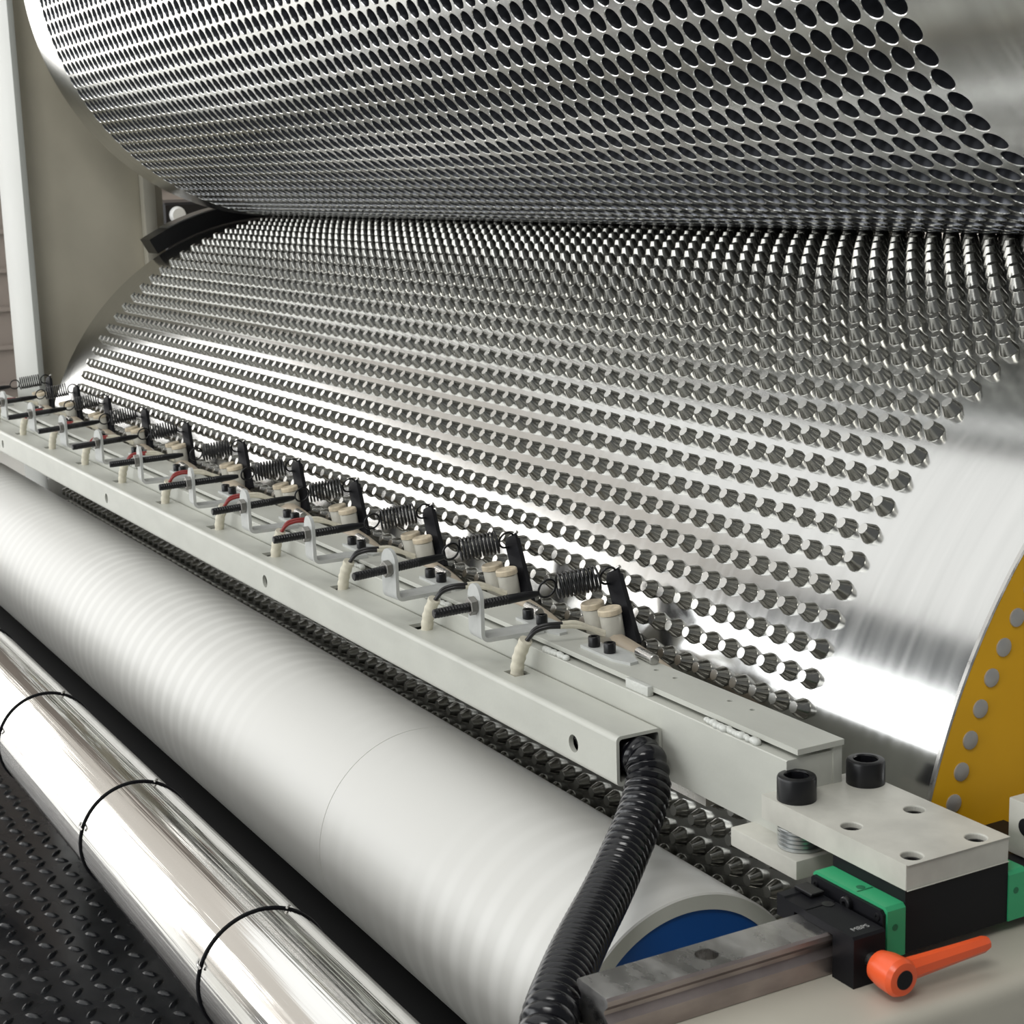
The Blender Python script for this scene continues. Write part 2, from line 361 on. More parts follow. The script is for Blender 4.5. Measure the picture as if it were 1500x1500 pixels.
for (i, j) in keys[:300]:
    X, n = pin_frame(i, j)
    if pin_me is None:
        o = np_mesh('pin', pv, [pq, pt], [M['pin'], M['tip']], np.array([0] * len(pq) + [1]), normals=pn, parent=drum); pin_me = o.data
    else: o = bpy.data.objects.new('pin', pin_me); C.objects.link(o); o.parent = drum
    o.location = (X, n[1] * R1, n[2] * R1)
    o.rotation_euler = (PI / 2 - (TH0 + j * DT), 0, 0)
A = np.array(rest); th = TH0 + A[:, 1] * DT; Xc = XP0 - A[:, 0] * PX; K = len(A)
nn = np.stack([0 * th, -np.cos(th), np.sin(th)], 1); tt = np.stack([0 * th, np.sin(th), np.cos(th)], 1); xx = np.tile([1., 0, 0], (K, 1))
cen = nn * R1; cen[:, 0] = Xc
V = cen[:, None] + pv[None, :, 0, None] * xx[:, None] + pv[None, :, 1, None] * tt[:, None] + pv[None, :, 2, None] * nn[:, None]
Nn = pn[None, :, 0, None] * xx[:, None] + pn[None, :, 1, None] * tt[:, None] + pn[None, :, 2, None] * nn[:, None]
off = (np.arange(K) * len(pv))[:, None, None]
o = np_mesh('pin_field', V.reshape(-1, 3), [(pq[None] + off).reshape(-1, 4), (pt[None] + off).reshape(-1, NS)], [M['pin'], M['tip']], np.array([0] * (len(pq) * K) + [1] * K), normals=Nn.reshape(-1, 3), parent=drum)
o['kind'] = 'stuff'

# upper drum with bored holes
upper = thing('bored_drum', 'upper polished steel drum bored with rows of round dark holes', 'drum', (0, Y2, Z2))
def bored_sleeve():
    n = 20; a = 2 * PI * (np.arange(n) + .5) / n; c, s = np.cos(a), np.sin(a)
    hx, hv = PX / 2, R2 * DP / 2
    t = np.minimum(hx / np.abs(c), hv / np.abs(s))
    # snap nearest samples onto the corners
    ca = math.atan2(hv, hx)
    bu, bv = c * t, s * t
    for corner in (ca, PI - ca, PI + ca, 2 * PI - ca):
        k = int(np.argmin(np.abs((a - corner + PI) % (2 * PI) - PI))); bu[k] = math.copysign(hx, math.cos(corner)); bv[k] = math.copysign(hv, math.sin(corner))
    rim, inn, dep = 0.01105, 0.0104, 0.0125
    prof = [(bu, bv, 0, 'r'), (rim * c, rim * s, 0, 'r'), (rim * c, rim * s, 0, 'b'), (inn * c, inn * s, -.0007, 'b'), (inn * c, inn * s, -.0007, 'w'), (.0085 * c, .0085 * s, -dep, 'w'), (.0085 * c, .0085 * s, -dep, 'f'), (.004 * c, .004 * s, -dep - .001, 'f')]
    ii, jj = np.meshgrid(np.arange(NP), np.arange(N2), indexing='ij'); ii = ii.ravel(); jj = jj.ravel(); K = len(ii)
    Xc = XP0 - ii * PX; ph = PH0 - jj * DP
    Vs = []; Ns = []
    for (u, v, dz, kind) in prof:
        p = ph[:, None] + v[None] / R2; R = R2 + dz
        x = Xc[:, None] + u[None]; ncx = np.zeros_like(p); ny = -np.cos(p); nz = np.sin(p)
        Vs.append(np.stack([x, R * ny, R * nz], 2))
        rad = np.stack([ncx, ny, nz], 2)
        tan = np.stack([ncx, np.sin(p), np.cos(p)], 2); xd = np.zeros_like(rad); xd[..., 0] = 1
        inward = -(xd * c[None, :, None] + tan * s[None, :, None])
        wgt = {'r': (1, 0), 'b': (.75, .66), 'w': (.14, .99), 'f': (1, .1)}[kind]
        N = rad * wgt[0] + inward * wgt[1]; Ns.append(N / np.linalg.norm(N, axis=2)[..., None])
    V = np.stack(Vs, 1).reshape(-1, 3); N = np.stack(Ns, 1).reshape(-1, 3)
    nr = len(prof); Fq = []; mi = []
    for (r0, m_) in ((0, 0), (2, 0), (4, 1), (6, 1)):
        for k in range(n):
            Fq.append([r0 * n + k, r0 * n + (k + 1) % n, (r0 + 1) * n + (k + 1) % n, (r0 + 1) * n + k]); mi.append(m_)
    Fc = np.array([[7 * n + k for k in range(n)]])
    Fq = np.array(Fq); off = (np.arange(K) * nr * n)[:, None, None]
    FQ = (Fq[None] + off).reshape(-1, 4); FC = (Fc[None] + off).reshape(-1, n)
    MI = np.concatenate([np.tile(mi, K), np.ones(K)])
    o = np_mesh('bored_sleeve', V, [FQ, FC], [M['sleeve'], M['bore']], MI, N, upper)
    return o
bored_sleeve()
b = nb(); lathe(b, (XP0 + PX / 2, 0, 0), (1, 0, 0), [(0, R2), (XR - XP0 - PX / 2, R2)], 360, False, True); obj('end_band', b, M['sleeve'], upper, True)
b = nb(); lathe(b, (XL + .03, 0, 0), (1, 0, 0), [(0, R2), (XP1 - PX / 2 - XL - .03, R2)], 360, True, False); obj('end_band', b, M['sleeve'], upper, True)
b = nb(); lathe(b, (XR, 0, 0), (1, 0, 0), [(0, .09), (.28, .09)], 48); obj('journal', b, M['steel'], upper, True)
b = nb(); lathe(b, (XL - 0.12, 0, 0), (1, 0, 0), [(0, .09), (.16, .09)], 48); obj('journal', b, M['steel'], upper, True)

# ------------------------------------------------------------------ white roller, chrome roller, black roller
YW, ZW, RW, XW = 0.003, -0.1935, 0.1004, 0.0858
wr = thing('white_roller', 'large matt white plastic covered roller with blue core', 'roller', (0, YW, ZW)); wr.rotation_euler = (0, .0012, 0)
seam = -0.352
LW = 2.24
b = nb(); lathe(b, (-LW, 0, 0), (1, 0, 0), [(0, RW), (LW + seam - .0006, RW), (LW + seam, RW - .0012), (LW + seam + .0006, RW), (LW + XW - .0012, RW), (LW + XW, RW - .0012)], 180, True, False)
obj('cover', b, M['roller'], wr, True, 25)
b = nb(); lathe(b, (XW, 0, 0), (1, 0, 0), [(0, RW - .0012), (0, .0882), (-.002, .0880)], 120, False, False); 
for f in b.faces: f.normal_flip()
o = obj('cover_edge', b, M['roller_end'], wr)
b = nb(); lathe(b, (XW - .012, 0, 0), (1, 0, 0), [(0, .0883), (.009, .0883), (.010, .0880)], 96); o = obj('core_cap', b, M['blue'], wr, True); o['label'] = 'blue end cap of the roller core'
b = nb(); lathe(b, (XW - .004, 0, 0), (1, 0, 0), [(0, .018), (.10, .018)], 32); obj('journal', b, M['steel'], wr, True)
YC, ZC, RC = -0.2200, -0.1994, 0.0533
cr = thing('chrome_roller', 'slim mirror chrome roller in front of the white roller', 'roller', (0, YC, ZC))
b = nb(); lathe(b, (-2.75, 0, 0), (1, 0, 0), [(0, RC), (2.94, RC)], 180); obj('tube', b, M['chrome'], cr, True)
for xs_ in (-2.3, -1.9, -1.55, -1.195, -0.845, -0.508, -0.172):
    lab = {-0.845: 'third dark wire band from the near end of the chrome roller', -0.508: 'second dark wire band from the near end of the chrome roller', -0.172: 'dark wire band nearest the near end of the chrome roller'}
    b = nb(); pts = [(0, (RC + .0008) * math.cos(t), (RC + .0008) * math.sin(t)) for t in np.linspace(0, 2 * PI, 64, endpoint=False)]
    tube(b, pts, .0011, 6, closed=True)
    o = obj('wire_band', b, M['blackm'], None, True); o.location = (xs_, YC, ZC); o.rotation_euler = (0, 0, random.uniform(-.03, .03))
    names_ = {-1.195: 'fourth dark wire band from the near end of the chrome roller', -1.55: 'fifth dark wire band from the near end of the chrome roller', -1.9: 'sixth dark wire band from the near end of the chrome roller', -2.3: 'seventh dark wire band from the near end of the chrome roller'}
    tag(o, lab.get(xs_) or names_.get(xs_), 'wire band', 'wire bands round the chrome roller')
    if xs_ > -0.9:
        for t in (2.75, 1.15):
            b = nb(); tube(b, smooth_path([(-.003, (RC + .002) * math.cos(t - .04), (RC + .002) * math.sin(t - .04)), (.001, (RC + .004) * math.cos(t), (RC + .004) * math.sin(t)), (.004, (RC + .002) * math.cos(t + .05), (RC + .002) * math.sin(t + .05))], 4), .0011, 6)
            obj('twist', b, M['steel'], o, True)
b = nb(); lathe(b, (-2.75, 0, 0), (1, 0, 0), [(0, .052), (2.85, .052)], 96)
o = obj('black_roller', b, M['rubroll'], None, True); o.location = (0, 0.006, -0.372); tag(o, 'black roller low in the gap between chrome and white rollers', 'roller')

# ------------------------------------------------------------------ beam (square tube with wire exits) and heater bar
XB0 = -2.62; BW, BH = 0.040, 0.0387
TILT = .0033
beam = thing('square_tube_beam', 'long cream square steel tube above the white roller, open at its end', 'beam', (0, 0, 0)); beam.rotation_euler = (0, -TILT, 0)
def round_rect(y0, y1, z0, z1, r, n=4):
    out = []
    for cy, cz, a0 in ((y1 - r, z1 - r, 0), (y0 + r, z1 - r, PI / 2), (y0 + r, z0 + r, PI), (y1 - r, z0 + r, 1.5 * PI)):
        for k in range(n + 1):
            a = a0 + PI / 2 * k / n; out.append((cy + r * math.cos(a), cz + r * math.sin(a)))
    return out
STUB = [-0.187, -0.3700, -0.556, -0.749, -0.936, -1.136, -1.334, -1.530, -1.722, -1.915, -2.108]
def beam_mesh():
    """walls with real holes: front round holes and rectangular wire exits on top"""
    b = nb(); t = .0026; r = .004
    # outer/inner profiles, split so the flat top and flat front are separate strips
    def corner(cy, cz, a0, rr, n=5): return [(cy + rr * math.cos(a0 + PI / 2 * k / n), cz + rr * math.sin(a0 + PI / 2 * k / n)) for k in range(n + 1)]
    def strip(pts, x0, x1, flip=False):
        A = [b.verts.new((x0, p[0], p[1])) for p in pts]; B = [b.verts.new((x1, p[0], p[1])) for p in pts]
        for k in range(len(pts) - 1):
            f = (A[k], A[k + 1], B[k + 1], B[k]); b.faces.new(f[::-1] if flip else f)
    y1, z0 = BW, -BH
    # outer: corner TR, corner TL, corner BL, corner BR + back face, bottom
    strip(corner(y1 - r, -r, 0, r), XB0, 0); strip(corner(r, -r, PI / 2, r), XB0, 0); strip(corner(r, z0 + r, PI, r), XB0, 0); strip(corner(y1 - r, z0 + r, 1.5 * PI, r), XB0, 0)
    strip([(y1, z0 + r), (y1, -r)], XB0, 0); strip([(r, z0), (y1 - r, z0)], XB0, 0)
    # inner liner
    ri = r - .0015
    inner = round_rect(t, y1 - t, z0 + t, -t, ri, 4)
    for part in (inner[0:5], inner[5:10], inner[10:] + [inner[0]]): strip(part, XB0, 0, True)
    # end ring
    outer = round_rect(0, y1, z0, 0, r, 4)
    for X, fl in ((0, False), (XB0, True)):
        A = [b.verts.new((X, *p)) for p in outer]; B = [b.verts.new((X, *p)) for p in inner]; n = len(A)
        for k in range(n):
            f = (A[k], A[(k + 1) % n], B[(k + 1) % n], B[k]); b.faces.new(f if fl else f[::-1])
    # front face with round holes, at Y=0 between z0+r and -r
    holes = [(-0.0616, -.0222), (-0.715, -.0215), (-1.329, -.0215), (-1.96, -.0215)]
    za, zb, hr = z0 + r, -r, .0070
    xc = 0.0; n = 20
    for hx, hz in holes:
        x1_, x0_ = hx + .012, hx - .012
        b.faces.new([b.verts.new(v) for v in ((x1_, 0, za), (xc, 0, za), (xc, 0, zb), (x1_, 0, zb))])
        ring = []; out = []
        for k in range(n):
            a = 2 * PI * k / n + PI / n; c, s = math.cos(a), math.sin(a)
            tx = .012 / abs(c); tz = ((zb - hz) / s if s > 0 else (za - hz) / s); tt_ = min(tx, tz)
            ring.append(b.verts.new((hx + hr * c, 0, hz + hr * s))); out.append([hx + tt_ * c, hz + tt_ * s])
        for cx_, cz_ in ((x1_, zb), (x0_, zb), (x0_, za), (x1_, za)):
            k = min(range(n), key=lambda k: (out[k][0] - cx_) ** 2 + (out[k][1] - cz_) ** 2); out[k] = [cx_, cz_]
        ov = [b.verts.new((p[0], 0, p[1])) for p in out]
        for k in range(n): b.faces.new((ov[k], ov[(k + 1) % n], ring[(k + 1) % n], ring[k]))
        back = [b.verts.new((v.co.x, .004, v.co.z)) for v in ring]
        for k in range(n): b.faces.new((ring[k], ring[(k + 1) % n], back[(k + 1) % n], back[k]))
        xc = x0_
    b.faces.new([b.verts.new(v) for v in ((XB0, 0, za), (xc, 0, za), (xc, 0, zb), (XB0, 0, zb))])
    # top face with wire exits
    xc = 0.0; ya, yb = r, y1 - r
    for sx in STUB:
        x1_, x0_ = sx + .010, sx - .010; s0, s1 = .014, .029
        def q(*vs): b.faces.new([b.verts.new((v[0], v[1], 0)) for v in vs])
        q((x1_, ya), (xc, ya), (xc, yb), (x1_, yb)); q((x0_, ya), (x1_, ya), (x1_, s0), (x0_, s0)); q((x0_, s1), (x1_, s1), (x1_, yb), (x0_, yb))
        R = [(x0_, s0), (x1_, s0), (x1_, s1), (x0_, s1)]
        A = [b.verts.new((p[0], p[1], 0)) for p in R]; Bv = [b.verts.new((p[0], p[1], -.0035)) for p in R]
        for k in range(4): b.faces.new((A[k], A[(k + 1) % 4], Bv[(k + 1) % 4], Bv[k]))
        xc = x0_
    b.faces.new([b.verts.new(v) for v in ((XB0, ya, 0), (xc, ya, 0), (xc, yb, 0), (XB0, yb, 0))])
    bmesh.ops.remove_doubles(b, verts=b.verts[:], dist=1e-6)
    return b
# dark inner seen through the holes: inner liner shares the paint; interior is simply unlit
o = obj('tube_wall', beam_mesh(), M['paint'], beam, True, 40)
hb = thing('heater_bar', 'long cream slotted steel bar behind the square tube, carrying the sensor row', 'bar', (0, 0, 0)); hb.rotation_euler = (0, -TILT, 0)
XH = 0.1485
b = nb(); prism(b, [(.0405, -.0385), (.0405, .0165), (.0412, .0172), (.0795, .0172), (.0795, -.0385)], 0, XB0, XH)
o = obj('lower_channel', b, M['paint'], hb)
PH_ = [(-0.0574, 0.0744, .0022), (-0.0313, 0.0742, .0022), (0.039, 0.0742, .0022), (0.0652, 0.0750, .0022)]
b = nb(); holed_plate(b, -0.11, 0.1515, .0475, .087, .0205, .0245, PH_, 12)
obj('top_strip', b, M['paint'], hb)
b = nb(); box(b, XB0, -0.11, .0475, .087, .0205, .0245, .0003, 1); obj('top_strip', b, M['paint'], hb)
b = nb(); prism(b, [(.0795, -.0380), (.0795, .0206), (.0868, .0206), (.0868, -.0380)], 0, XB0, XH + .001); obj('back_web', b, M['paint'], hb)
b = nb(); prism(b, [(.060, -.0445), (.060, -.0386), (.0405, -.0386), (.0405, -.0445)], 0, -2.5, 0.055); o = obj('under_strip', b, M['steel'], hb); o['label'] = 'dull grey strip under the bar'
def weld(x0, x1, seed):
    r_ = random.Random(seed); b = nb(); x = x0
    while x < x1:
        rr = r_.uniform(.0022, .0034)
        m = Matrix.Translation((x, .0440 + r_.uniform(-.001, .001), .0190)) @ Matrix.Diagonal((1.3, 1.0, .9, 1))
        bmesh.ops.create_icosphere(b, subdivisions=2, radius=rr, matrix=m); x += r_.uniform(.0028, .0048)
    obj('weld_bead', b, M['weld'], hb, True, 180)
weld(0.0515, 0.1130, 1); weld(-.178, -.142, 9)
for k in range(1, 10): weld(-.205 - .193 * k, -.160 - .193 * k, k + 1)
b = nb(); box(b, -.053, -.022, .0425, .0482, .0172, .0252, .0012, 2); obj('tab', b, M['weld'], hb, True)
# ------------------------------------------------------------------ sensor units along the bar
XK = [-0.221, -0.390, -0.582, -0.768, -0.952, -1.160, -1.353, -1.545, -1.737, -1.930, -2.123]
ORD = ['nearest the open tube end'] + [w_ + ' from the open tube end' for w_ in ('second', 'third', 'fourth', 'fifth', 'sixth')] + [w_ + ' from the far left end' for w_ in ('fifth', 'fourth', 'third', 'second')] + ['at the far left end']
def u_bracket():
    t = thing('tension_bracket', '', 'bracket', (0, 0, 0), 'tension brackets along the bar')
    b = nb(); th = .0034; w_ = .0125
    # L profile in YZ with rounded corner: foot on the strip, leg up at the front
    zf = .0247; zt = .0610
    inn = [(.0065 + .004 * math.cos(a), zf + th + .004 + .004 * math.sin(a)) for a in np.linspace(-PI / 2, -PI, 5)]
    prof = [(.0575, zf), (.0575, zf + th)] + inn + [(.0025, zt), (-.0009, zt)] + [(.0065 + .0074 * math.cos(a), zf + .0074 + .0074 * math.sin(a)) for a in np.linspace(PI, 1.5 * PI, 6)]
    prism(b, prof, 0, -w_, w_)
    # rounded head
    lathe(b, (0, -.0009, zt), (0, 1, 0), [(0, w_), (.0034, w_)], 28)
    obj('angle_bracket', b, M['bracket'], t, True, 40)
    b = nb(); prof = []; y = 0
    L = .096; n = 52
    for k in range(n): prof.append((L * k / n * .72, .0043 if k % 2 else .0039))
    prof = [(0, .0032), (.0008, .0040)] + prof[2:] + [(L * .74, .0041), (L * .88, .0038), (L * .96, .0030), (L, .0022)]
    lathe(b, (.002, -.0390, .0532), (.03, 1, .050), prof, 12)
    obj('threaded_rod', b, M['black'], t, True, 30)
    b = nb(); lathe(b, (.002, -.0072, .0550), (0, 1, .05), [(0, .0070), (.0006, .0079), (.0060, .0079), (.0066, .0072)], 6, phase=.4)
    obj('nut', b, M['nut'], t)
    return t
def u_spring(seed=0):
    t = thing('tension_spring', '', 'spring', (0, 0, 0), 'tension springs along the bar')
    b = nb(); A = Vector((.001, .0785, .0596)); B = Vector((.0125, .1140, .0645)); d = (B - A); L = d.length; d, u, v = frame_of(d)
    turns = 10.5; pts = []; N = int(turns * 14)
    for k in range(N + 1):
        a = 2 * PI * turns * k / N; pts.append(A + d * (L * k / N) + (u * math.cos(a) + v * math.sin(a)) * .0104)
    tube(b, pts, .00105, 6); obj('coil', b, M['black'], t, True, 180)
    for c, s_ in ((A - d * .0085, .0085), (B + d * .0082, .0080)):
        b = nb(); ax = Vector((.94, .05, -.28)).normalized(); _, p, q = frame_of(ax)
        tube(b, [c + (p * math.cos(a) + q * math.sin(a)) * s_ for a in np.linspace(.0, 2 * PI, 28, endpoint=False)], .00105, 6, closed=True)
        obj('hook', b, M['black'], t, True, 180)
    return t
def u_lever():
    t = thing('lever_arm', '', 'lever', (0, 0, 0), 'black lever arms along the bar')
    A = Vector((.0120, .1280, .0665)); B = Vector((.0560, .1190, .0125)); d = (B - A).normalized(); L = (B - A).length
    wv = Vector((0.93, .25, .3)); wv = (wv - d * wv.dot(d)).normalized(); n = d.cross(wv)
    b = nb(); w_ = .0080; th = .0016; 
    outline = [(-.002, -.0045), (.000, w_), (L, w_), (L, -w_), (.004, -w_)]
    P = [[A + d * p[0] + wv * p[1] + n * s for p in outline] for s in (-th, th)]
    a_ = [b.verts.new(p) for p in P[0]]; c_ = [b.verts.new(p) for p in P[1]]; k_ = len(a_)
    b.faces.new(a_); b.faces.new(c_[::-1])
    for i in range(k_): b.faces.new((a_[i], c_[i], c_[(i + 1) % k_], a_[(i + 1) % k_]))
    bmesh.ops.recalc_face_normals(b, faces=b.faces[:])
    # raised lip along one side gives the channel section
    P2 = [(.004, w_ - .0016, 0), (L, w_ - .0016, 0), (L, w_, 0), (.004, w_, 0)]
    lo = [b.verts.new(A + d * p[0] + wv * p[1] - n * (th + .0022)) for p in P2]; hi = [b.verts.new(A + d * p[0] + wv * p[1] - n * th) for p in P2]
    b.faces.new(lo); b.faces.new(hi[::-1])
    for i in range(4): b.faces.new((lo[i], hi[i], hi[(i + 1) % 4], lo[(i + 1) % 4]))
    bmesh.ops.recalc_face_normals(b, faces=b.faces[:])
    obj('arm', b, M['blackm'], t)
    b = nb(); lathe(b, A + Vector((-.006, .0006, -.002)), wv, [(0, .0016), (.014, .0016)], 10); obj('cross_pin', b, M['steel'], t, True)
    b = nb(); lathe(b, (.121, .0835, .0290), (1, -.10, 0), [(0, .0043), (.026, .0043), (.0265, .0038)], 18); obj('pivot_tube', b, M['steel'], t, True)
    return t
def u_ceramic(dx, dy, nm):
    t = thing('ceramic_post', '', 'insulator', (0, 0, 0), 'ceramic posts along the bar')
    ax = Vector((-.08, -.14, 1)); p0 = Vector((.0400 + dx, .1110 + dy, .0205))
    b = nb(); lathe(b, p0, ax, [(-.016, .0088), (0, .0094), (.017, .0096), (.0182, .0090)], 28); body = obj('body', b, M['ceramic'], t, True, 40)
    b = nb(); lathe(b, p0 + ax.normalized() * .0183, ax, [(0, .0086), (.0004, .0103), (.0046, .0103), (.0056, .0094), (.0050, .0068), (.0046, .001)], 28); obj('cap', b, M['ceramic_cap'], t, True, 40)
    return t
def u_clip():
    t = thing('clamp_plate', '', 'plate', (0, 0, 0), 'small clamp plates along the bar')
    b = nb(); prism(b, [(.074, .0595), (.124, .0585), (.142, .0640), (.141, .072), (.122, .079), (.090, .082), (.074, .074)], 2, .0247, .0272)
    o = obj('flat_plate', b, M['bracket'], t)
    b = nb(); prism(b, [(.070, .0755), (.090, .0740), (.094, .0800), (.076, .0870), (.060, .0850)], 2, .0273, .0285); obj('tongue', b, M['steel'], t)
    for sx, sy in ((.085, .066), (.108, .0665)):
        b = nb(); lathe(b, (sx, sy, .0274), (0, 0, 1), [(0, .0046), (.0003, .0050), (.0078, .0050), (.0084, .0046), (.0084, .0027), (.0050, .0027), (.0050, .001)], 16); obj('screw', b, M['black'], t, True, 40)
    return t
def u_cable(red):
    t = thing('sensor_cable', '', 'cable', (0, 0, 0), 'sensor cables rising from the square tube')
    s0 = smooth_path([(.034, .0215, -.012), (.034, .0215, .002), (.0375, .0225, .016), (.0445, .0250, .030)], 6)
    b = nb(); tube(b, s0, [.0056 + .0004 * math.sin(i * 1.9) for i in range(len(s0))], 12); obj('sleeve', b, M['sleeve_w'], t, True, 50)
    for k, (m, dz) in enumerate(((M['red'] if red else M['wireblack'], 0), (M['wireblack'] if not red else M['red'], .0022))):
        p = smooth_path([(.0445, .0255, .029), (.049, .031, .037 + dz), (.054, .040, .0405 + dz), (.058, .050 + dz, .0405 + dz)], 6); b = nb(); tube(b, p, .0016 + .0004 * (k == 0), 8); obj('wire', b, m, t, True, 60)
        q = smooth_path([(.058, .050 + dz, .0405 + dz), (.060, .062 + dz, .0395 + dz), (.063, .076, .036), (.066, .088, .031 - dz)], 6); b = nb(); tube(b, q, .0022, 8); obj('heat_sleeve', b, M['sleeve_w'], t, True, 60)
    return t
def u_sheet():
    t = nb(); rows = []
    pts = []
    for i in range(9):
        u = i / 8; x = .066 + .108 * u; rowp = []
        for j in range(5):
            v = j / 4; y = .0885 + .0320 * v * (1 - .7 * u ** 2.2); z = .0235 - .010 * u - .013 * v * v + .006 * math.sin(PI * v)
            rowp.append(t.verts.new((x, y, z)))
        rows.append(rowp)
    for a, b_ in zip(rows[:-1], rows[1:]):
        for k in range(4): t.faces.new((a[k], a[k + 1], b_[k + 1], b_[k]))
    o = obj('deflector_sheet', t, M['tan'], None, True, 180)
    m = o.modifiers.new('thick', 'SOLIDIFY'); m.thickness = .0008
    return o
br = u_bracket(); sp = u_spring(); lv = u_lever(); ca = u_ceramic(0, 0, 'a'); cb = u_ceramic(-.0260, -.0010, 'b'); cp = u_clip(); cbl = u_cable(False); cblr = u_cable(True); sh = u_sheet(); tag(sh, '', 'sheet', 'tan deflector sheets along the bar')
first = {}
XOFF = [.004, -.008, .005, 0, .010, .026, -.010, -.016, -.030, -.025, -.02]
def place(root, k, label, dx=0.0):
    key = root.name
    x = XK[k] + dx
    if key not in first: first[key] = root; root.location = (x, 0, TILT * x); root['label'] = label; return root
    return dup(root, x - root.location[0], label)
for k in range(11):
    o_ = ORD[k]
    r1 = place(br, k, 'grey angle bracket gripping a black threaded rod, ' + o_, .004); r1.rotation_euler = (0, 0, max(-.12, min(.12, -XOFF[k] / .085)))
    r2 = place(sp, k, 'black coil spring between rod and lever, ' + o_, XOFF[k])
    r3 = place(lv, k, 'slanting flat black lever arm, ' + o_, XOFF[k])
    place(ca, k, 'right-hand ceramic post of the pair, tan cap, ' + o_, XOFF[k])
    place(cb, k, 'left-hand ceramic post of the pair, tan cap, ' + o_, XOFF[k])
    place(cp, k, 'small plate with two black screws, ' + o_, 0 if k == 0 else .060)
    if k < 3: place(cbl, k, 'cream sleeve with black wires out of the tube, ' + o_)
    else: place(cblr, k, 'cream sleeve with red wires out of the tube, ' + o_)
    place(sh, k, 'tan curved sheet beside the drum, ' + o_)

# ------------------------------------------------------------------ corrugated hose
hose_pts = [(-.10, .020, -.0195), (-.05, .020, -.0195), (-0.0, .0205, -.0185), (0.016, .017, -.028), (0.033, .001, -.044), (0.062, -0.033, -0.060), (0.100, -0.073, -0.0675), (0.152, -0.124, -0.068), (0.196, -0.163, -0.066), (0.2315, -0.1940, -0.0685), (0.246, -0.2075, -0.086), (0.251, -0.212, -0.13), (.250, -.212, -.26), (.25, -.212, -.45), (.25, -.212, -.73)]
path = smooth_path(hose_pts, 14)
# resample by arc length
P = [np.array(p) for p in path]; seg = np.cumsum([0] + [np.linalg.norm(P[i + 1] - P[i]) for i in range(len(P) - 1)])
pitch = .0080; nper = 6; tot = seg[-1]; ns = int(tot / pitch) * nper
ss = np.linspace(0, tot, ns); PP = np.stack([np.interp(ss, seg, np.array(P)[:, i]) for i in range(3)], 1)
prof = [.0150, .0163, .0172, .0174, .0172, .0163]
b = nb(); tube(b, [tuple(p) for p in PP], [prof[i % nper] * (1 if ss[i] > .125 else .93) for i in range(ns)], 28)
o = obj('corrugated_hose', b, M['plastic'], None, True, 60); tag(o, 'black corrugated cable hose hanging from the open end of the square tube', 'hose')

# ------------------------------------------------------------------ plate, screws, washers, lower block
b = nb(); PX0, PX1, PY0, PY1, PZ0, PZ1 = .1385, .2810, .0270, .1105, -.0225, -.0060
HL = [(.2150, .0925, .0068), (.2148, .0405, .0068), (.2715, .0920, .0068), (.2715, .0400, .0068)]
holed_plate(b, PX0, PX1, PY0, PY1, PZ0, PZ1, HL, 24)
pl = obj('mounting_plate', b, M['plate']); bv = pl.modifiers.new('edge', 'BEVEL'); bv.width = .0008; bv.segments = 2; bv.limit_method = 'ANGLE'; bv.angle_limit = math.radians(60)
tag(pl, 'thick cream mounting plate with four round holes, screwed over the linear carriage', 'plate')
for hx_, hy_, hr_ in HL:
    b = nb(); lathe(b, (hx_, hy_, PZ0 + .0002), (0, 0, 1), [(0, .0064), (.0122, .0064), (.0130, .0058), (.0130, .0038), (.0080, .0036), (.0080, .001)], 24); obj('recessed_screw', b, M['black'], pl, True, 40)
def cap_screw(x, y, z, r, h, label, shank=None, ztop=None):
    t = thing('cap_screw', label, 'screw', (x, y, z), 'socket cap screws on the mounting plate')
    b = nb(); lathe(b, (0, 0, 0), (0, 0, 1), [(0, r), (h - .002, r), (h - .0006, r - .0006), (h, r - .0020), (h, r * .66), (h - .001, r * .62)], 40, True, False); obj('head', b, M['black'], t, True, 35)
    b = nb(); R = r * .60; lathe(b, (0, 0, h - .009), (0, 0, 1), [(0.0, R), (.0082, R)], 6, True, False, phase=.3)
    for f in b.faces: f.normal_flip()
    lathe(b, (0, 0, h - .0011), (0, 0, 1), [(0, r * .64), (.0002, r * .635)], 24, False, False)
    obj('hex_socket', b, M['blackm'], t)
    if shank:
        b = nb(); lathe(b, (0, 0, -shank), (0, 0, 1), [(0, .0075), (shank, .0075)], 20); obj('shank', b, M['black'], t, True)
    return t
cap_screw(.1580, .0415, PZ1, .0132, .0170, 'black socket cap screw at the left front corner of the mounting plate')
cap_screw(.1590, .0995, PZ1, .0132, .0170, 'black socket cap screw at the back of the mounting plate')
b = nb(); box(b, .1110, .1830, .0215, .078, -.0505, -.0372, .0012, 2)
o = obj('support_block', b, M['plate'], None, True, 40); tag(o, 'small cream block under the washers at the mounting plate', 'block')
for k in range(5):
    b = nb(); lathe(b, (.1625, .0420, -.0371 + k * .00290), (0, 0, 1), [(0, .0152), (.0005, .0160), (.0022, .0160), (.0027, .0152)], 40); o = obj('washer', b, M['zinc'], None, True, 40)
    tag(o, ['bottom washer, on the cream block', 'second washer from the bottom of the stack', 'middle washer of the stack', 'second washer from the top of the stack', 'top washer, right under the mounting plate'][k], 'washer', 'washers stacked between block and plate')

